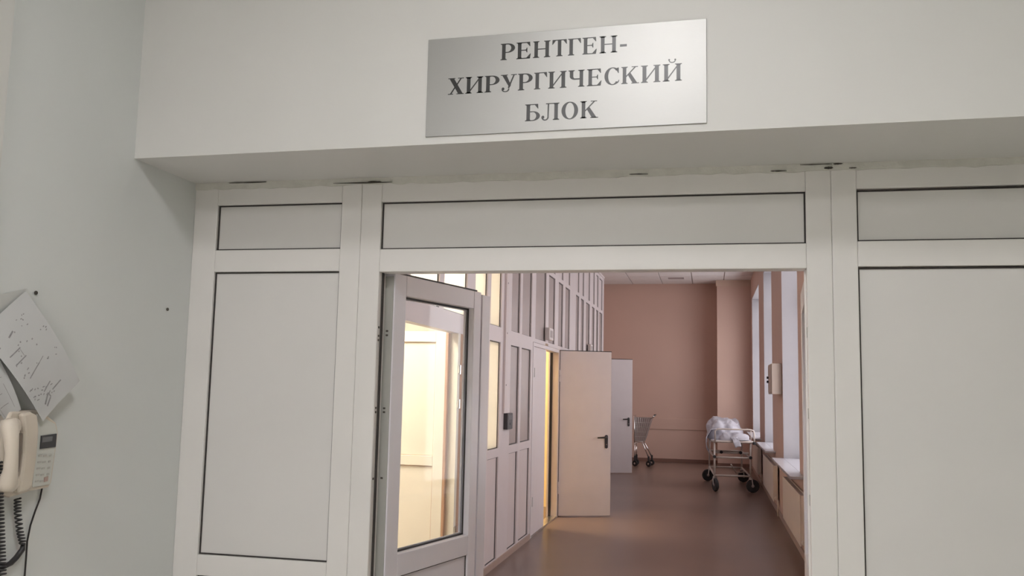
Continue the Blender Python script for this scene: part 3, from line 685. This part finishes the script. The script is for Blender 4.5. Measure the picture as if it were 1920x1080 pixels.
def glyph(ch):
    if ch not in GM:
        mb = MB()
        for p in G[ch][1]: mb.prism(p, lambda u, v, d: (u, d, v), -0.0006, 0)
        GM[ch] = mb.mesh('letter', 'sign_letter')
    return GM[ch]
TXT = [('РЕНТГЕН-', 2.6565, [(-0.6881, -0.6378), (-0.6328, -0.583), (-0.5757, -0.5163), (-0.5103, -0.4604), (-0.4568, -0.4131), (-0.4085, -0.3606), (-0.3518, -0.293), (-0.2843, -0.2618)]),
       ('ХИРУРГИЧЕСКИЙ', 2.5475, [(-0.8704, -0.8138), (-0.8086, -0.7461), (-0.7411, -0.6892), (-0.6847, -0.6292), (-0.6256, -0.5749), (-0.57, -0.5257), (-0.522, -0.4599), (-0.4541, -0.4001), (-0.3919, -0.3437), (-0.3354, -0.2861), (-0.2792, -0.2215), (-0.2156, -0.1531), (-0.1458, -0.0851)]),
       ('БЛОК', 2.4400, [(-0.5986, -0.5479), (-0.5438, -0.4823), (-0.4755, -0.42), (-0.413, -0.3537)])]
for word, zb_, pos in TXT:
    for ch, (xa, xb) in zip(word, pos):
        inst('letter', glyph(ch), sg, ((xa-SX0)/math.cos(ANG), -0.004, zb_-SZ0), ((xb-xa)/G[ch][0], 1, 0.0575))

# ------------------------------------------------------------------ telephone wall
def wpt(px, py, off): return at(px, py, 'x', XL+off)
# telephone: local u = +y (right), v = up, w = +x out of the wall
p0 = wpt(50, 850, 0.03)
ph = tag(root('telephone', (XL, p0.y, p0.z)), 'cream corded wall telephone hanging below the pinned papers', 'telephone')
def W(px, py, off):
    q = wpt(px, py, off); return (q.y-p0.y, q.z-p0.z)
def slab(nm, pix, off0, off1, mt, parent=ph, bevel=0.006, smooth=False):
    pl = [W(a, b, off1) for a, b in pix]
    return MB().prism(pl, lambda u, v, d: (d, u, v), off0, off1).build(nm, mt, parent, bevel=bevel, smooth=smooth)
slab('body', [(22, 772), (76, 768), (106, 792), (110, 812), (97, 905), (92, 914), (58, 921), (20, 933), (4, 928), (6, 800)], 0.0, 0.035, 'phone')
slab('face', [(70, 776), (104, 795), (108, 812), (94, 908), (62, 914)], 0.035, 0.040, 'phone_face', bevel=0.002)
# raised cradle ridge, curved
ridge = [(44, 776), (58, 772), (72, 778), (74, 810), (70, 860), (62, 912), (50, 922), (36, 926), (42, 890), (47, 850), (48, 810)]
slab('cradle', ridge, 0.035, 0.058, 'phone', bevel=0.008)
slab('groove_shade', [(38, 812), (43, 812), (41, 850), (36, 885), (29, 890), (35, 850)], 0.035, 0.052, 'phone_groove_shade', bevel=0.002)  # dark slab stands in for the shade between handset and cradle
d_ = slab('display', [(78, 817), (107, 813), (105, 838), (76, 842)], 0.040, 0.044, 'phone_dark', bevel=0.001)
slab('screen', [(80, 820), (99, 818), (98, 827), (79, 830)], 0.044, 0.0450, 'screen', d_, bevel=0.0)
for i in range(5):
    y = 853+i*12
    for x0, x1, mt in ((73-i*1.6, 80-i*1.6, 'phone_button'), (82-i*1.6, 88-i*1.6, 'phone_button'), (93-i*1.4, 97-i*1.4, 'phone_dark')):
        if i == 4 and mt == 'phone_dark':
            slab('button', [(84, 895), (91, 893), (90, 902), (83, 904)], .040, .043, 'phone_red', bevel=.0005); continue
        if mt == 'phone_dark': slab('button', [(x0, y-1), (x1, y-2), (x1-.3, y+1.5), (x0-.3, y+2.5)], .040, .043, 'phone_button', bevel=.0005)
        else: slab('button', [(x0, y), (x1, y-1), (x1-.3, y+2.4), (x0-.3, y+3.4)], .040, .042, mt, bevel=.0005)
# handset: curved bar with thick ends
hs = []
for px, py, off, r_ in ((16, 786, .075, .020), (18, 800, .078, .026), (21, 822, .092, .021), (22, 850, .096, .018), (20, 880, .092, .020), (15, 905, .080, .026), (11, 920, .076, .020)):
    u, v_ = W(px, py, off); hs.append(((off, u, v_), r_))
ho = MB().tube([p for p, _ in hs], [r for _, r in hs], 14).build('handset', 'phone', ph, smooth=True)
for (px, py) in ((20, 800), (16, 905)):
    u, v_ = W(px, py, .05); MB().disc((.052, u, v_), (1, 0, 0), .026, .034, 16, .004).build('ear_cup', 'phone', ho)

def helix(pts, rad, turns, r, loc, nm, label, cat='cord'):
    p = [Vector(q) for q in pts]; n = turns*10; out = []
    for i in range(n+1):
        t = i/n*(len(p)-1); k = min(int(t), len(p)-2); q = p[k].lerp(p[k+1], t-k); a = 2*math.pi*turns*i/n
        out.append(q+Vector((math.cos(a)*rad*.8, math.sin(a)*rad, 0))-Vector(loc))
    return tag(MB().tube(out, r, 5).build(nm, 'cord', loc=loc, smooth=True), label, cat)
q = [wpt(a, b, o) for a, b, o in ((33, 934, .03), (33, 960, .022), (37, 995, .022), (43, 1020, .022))]
helix(q, .010, 13, .0028, tuple(q[0]), 'coiled_cord', 'short black coiled cord dangling below the telephone')
q = [wpt(a, b, o) for a, b, o in ((-3, 866, .03), (-1, 940, .03), (2, 1020, .03), (5, 1095, .03))]
helix(q, .011, 34, .0032, tuple(q[0]), 'coiled_cord', 'long black coiled cord hanging straight down beside the telephone')
q = [wpt(a, b, .02) for a, b in ((44, 1018), (42, 1030), (30, 1046), (20, 1056), (8, 1062), (-14, 1066))]
tag(MB().tube([p-q[0] for p in q], [.006, .0085, .0085, .0085, .008, .007], 8).build('handset_plug_cord', 'cord', loc=q[0], smooth=True), 'thick black cord sleeve curving away under the coiled cord', 'cord')
q = [wpt(a, b, .006) for a, b in ((79, 914), (75, 935), (66, 958), (57, 985), (51, 1015), (49, 1045), (45, 1095))]
tag(MB().tube([p-q[0] for p in q], .0028, 6).build('telephone_cable', 'handle', loc=q[0], smooth=True), 'thin dark cable running down the wall from the telephone', 'cable')

# papers pinned over the telephone
def sheet(nm, corners, offs, mt, label, z_extra=0.0, lines=(), curl=.012, n=18):
    """corners as pixels in order a-b-c-d; offs: distance of each corner from the wall"""
    P_ = [wpt(px, py, of) for (px, py), of in zip(corners, offs)]
    base = P_[0].copy()
    def pos(s, t, lift=0):
        a = P_[0].lerp(P_[1], s); b = P_[3].lerp(P_[2], s); q = a.lerp(b, t)
        return q+Vector((curl*math.sin(math.pi*t)*.6+lift+.003*math.sin(5*s+3*t), 0, 0))-base
    vs = []; fs = []
    for lay in (0, .0006):
        for i in range(n+1):
            for j in range(n+1): vs.append(pos(i/n, j/n, lay))
    K = (n+1)**2
    for i in range(n):
        for j in range(n):
            a = i*(n+1)+j; f = (a, a+1, a+n+2, a+n+1); fs.append(f); fs.append(tuple(K+v for v in f[::-1]))
    for i in range(n):
        for a, b in ((i, i+1), (n*(n+1)+i, n*(n+1)+i+1), (i*(n+1), (i+1)*(n+1)), (i*(n+1)+n, (i+1)*(n+1)+n)): fs.append((a, b, K+b, K+a))
    o = MB().add(vs, fs).build(nm, mt, loc=base)
    tag(o, label, 'paper')
    if lines:
        mb = MB()
        for s0, t0, s1, t1, wd_ in lines:
            k = 4
            for i in range(k):
                a0_, b0_ = s0+(s1-s0)*i/k, t0+(t1-t0)*i/k; a1_, b1_ = s0+(s1-s0)*(i+1)/k, t0+(t1-t0)*(i+1)/k
                dd = Vector((a1_-a0_, (b1_-b0_)*1.9)); dd.normalize(); nx, ny = -dd.y*wd_*1.5, dd.x*wd_*1.5/1.9
                mb.add([pos(a0_-nx, b0_-ny, .0011), pos(a0_+nx, b0_+ny, .0011), pos(a1_+nx, b1_+ny, .0011), pos(a1_-nx, b1_-ny, .0011)], [(0, 1, 2, 3)])
        mb.build('print', 'ink', o)['kind'] = 'stuff'
    return o
sheet('paper_sleeve', [(-60, 566), (52, 541), (70, 590), (-40, 690)], (.004, .004, .006, .006), 'sleeve', 'grey plastic sleeve pinned behind the papers above the telephone', curl=.003)
ln = [(0.20, .62, .55, .62, .006), (.15, .80, .6, .80, .006), (.1, .70, .1, .95, .006), (.3, .40, .8, .40, .005), (.75, .5, .75, .9, .005)]
sheet('paper_sheet', [(-75, 690), (-10, 655), (38, 768), (9, 789)], (.010, .010, .028, .028), 'paper', 'white printed sheet peeking out under the topmost paper', lines=ln)
ln = [(.12, .33, .36, .33, .007), (.12, .42, .37, .42, .007), (.34, .34, .34, .41, .003), (.20, .60, .50, .56, .007), (.50, .56, .62, .54, .004), (-.0, .23, .10, .215, .007), (.30, .2, .42, .18, .01)]
rnd = random.Random(3)
for i in range(34):
    s = rnd.uniform(.08, .92); t = rnd.uniform(.12, .62); l = rnd.uniform(.01, .035); ln.append((s, t, s+l, t+rnd.uniform(-.01, .01), rnd.uniform(.004, .009)))
for i in range(20):
    s = .06+.05*(i % 9)+rnd.uniform(-.01, .01); t = .68+.06*(i//9)+.05*(i % 9)/3+rnd.uniform(-.015, .02); ln.append((s, t, s+rnd.uniform(.02, .05), t+rnd.uniform(-.015, .015), .006))
ln += [(.20, .90, .36, .84, .012), (.22, .93, .36, .89, .010), (.36, .84, .37, .89, .008), (.30, .80, .5, .77, .008), (.46, .85, .68, .84, .008)]
sheet('paper_sheet', [(-42, 622), (50, 546), (148, 714), (80, 790)], (.012, .012, .055, .055), 'paper', 'topmost white printed sheet pinned askew above the telephone', lines=ln, curl=.02)
for px, py, lb in ((66, 549, 'small dark nail in the wall beside the pinned papers'), (313, 580, 'small dark nail in the bare wall near the partition')):
    q = wpt(px, py, 0)
    tag(MB().disc((.003, 0, 0), (1, 0, 0), .0065, .006, 10, .0015).tube([(-.004, 0, 0), (.003, 0, 0)], .002, 6).build('nail', 'crack', loc=q), lb, 'nail')
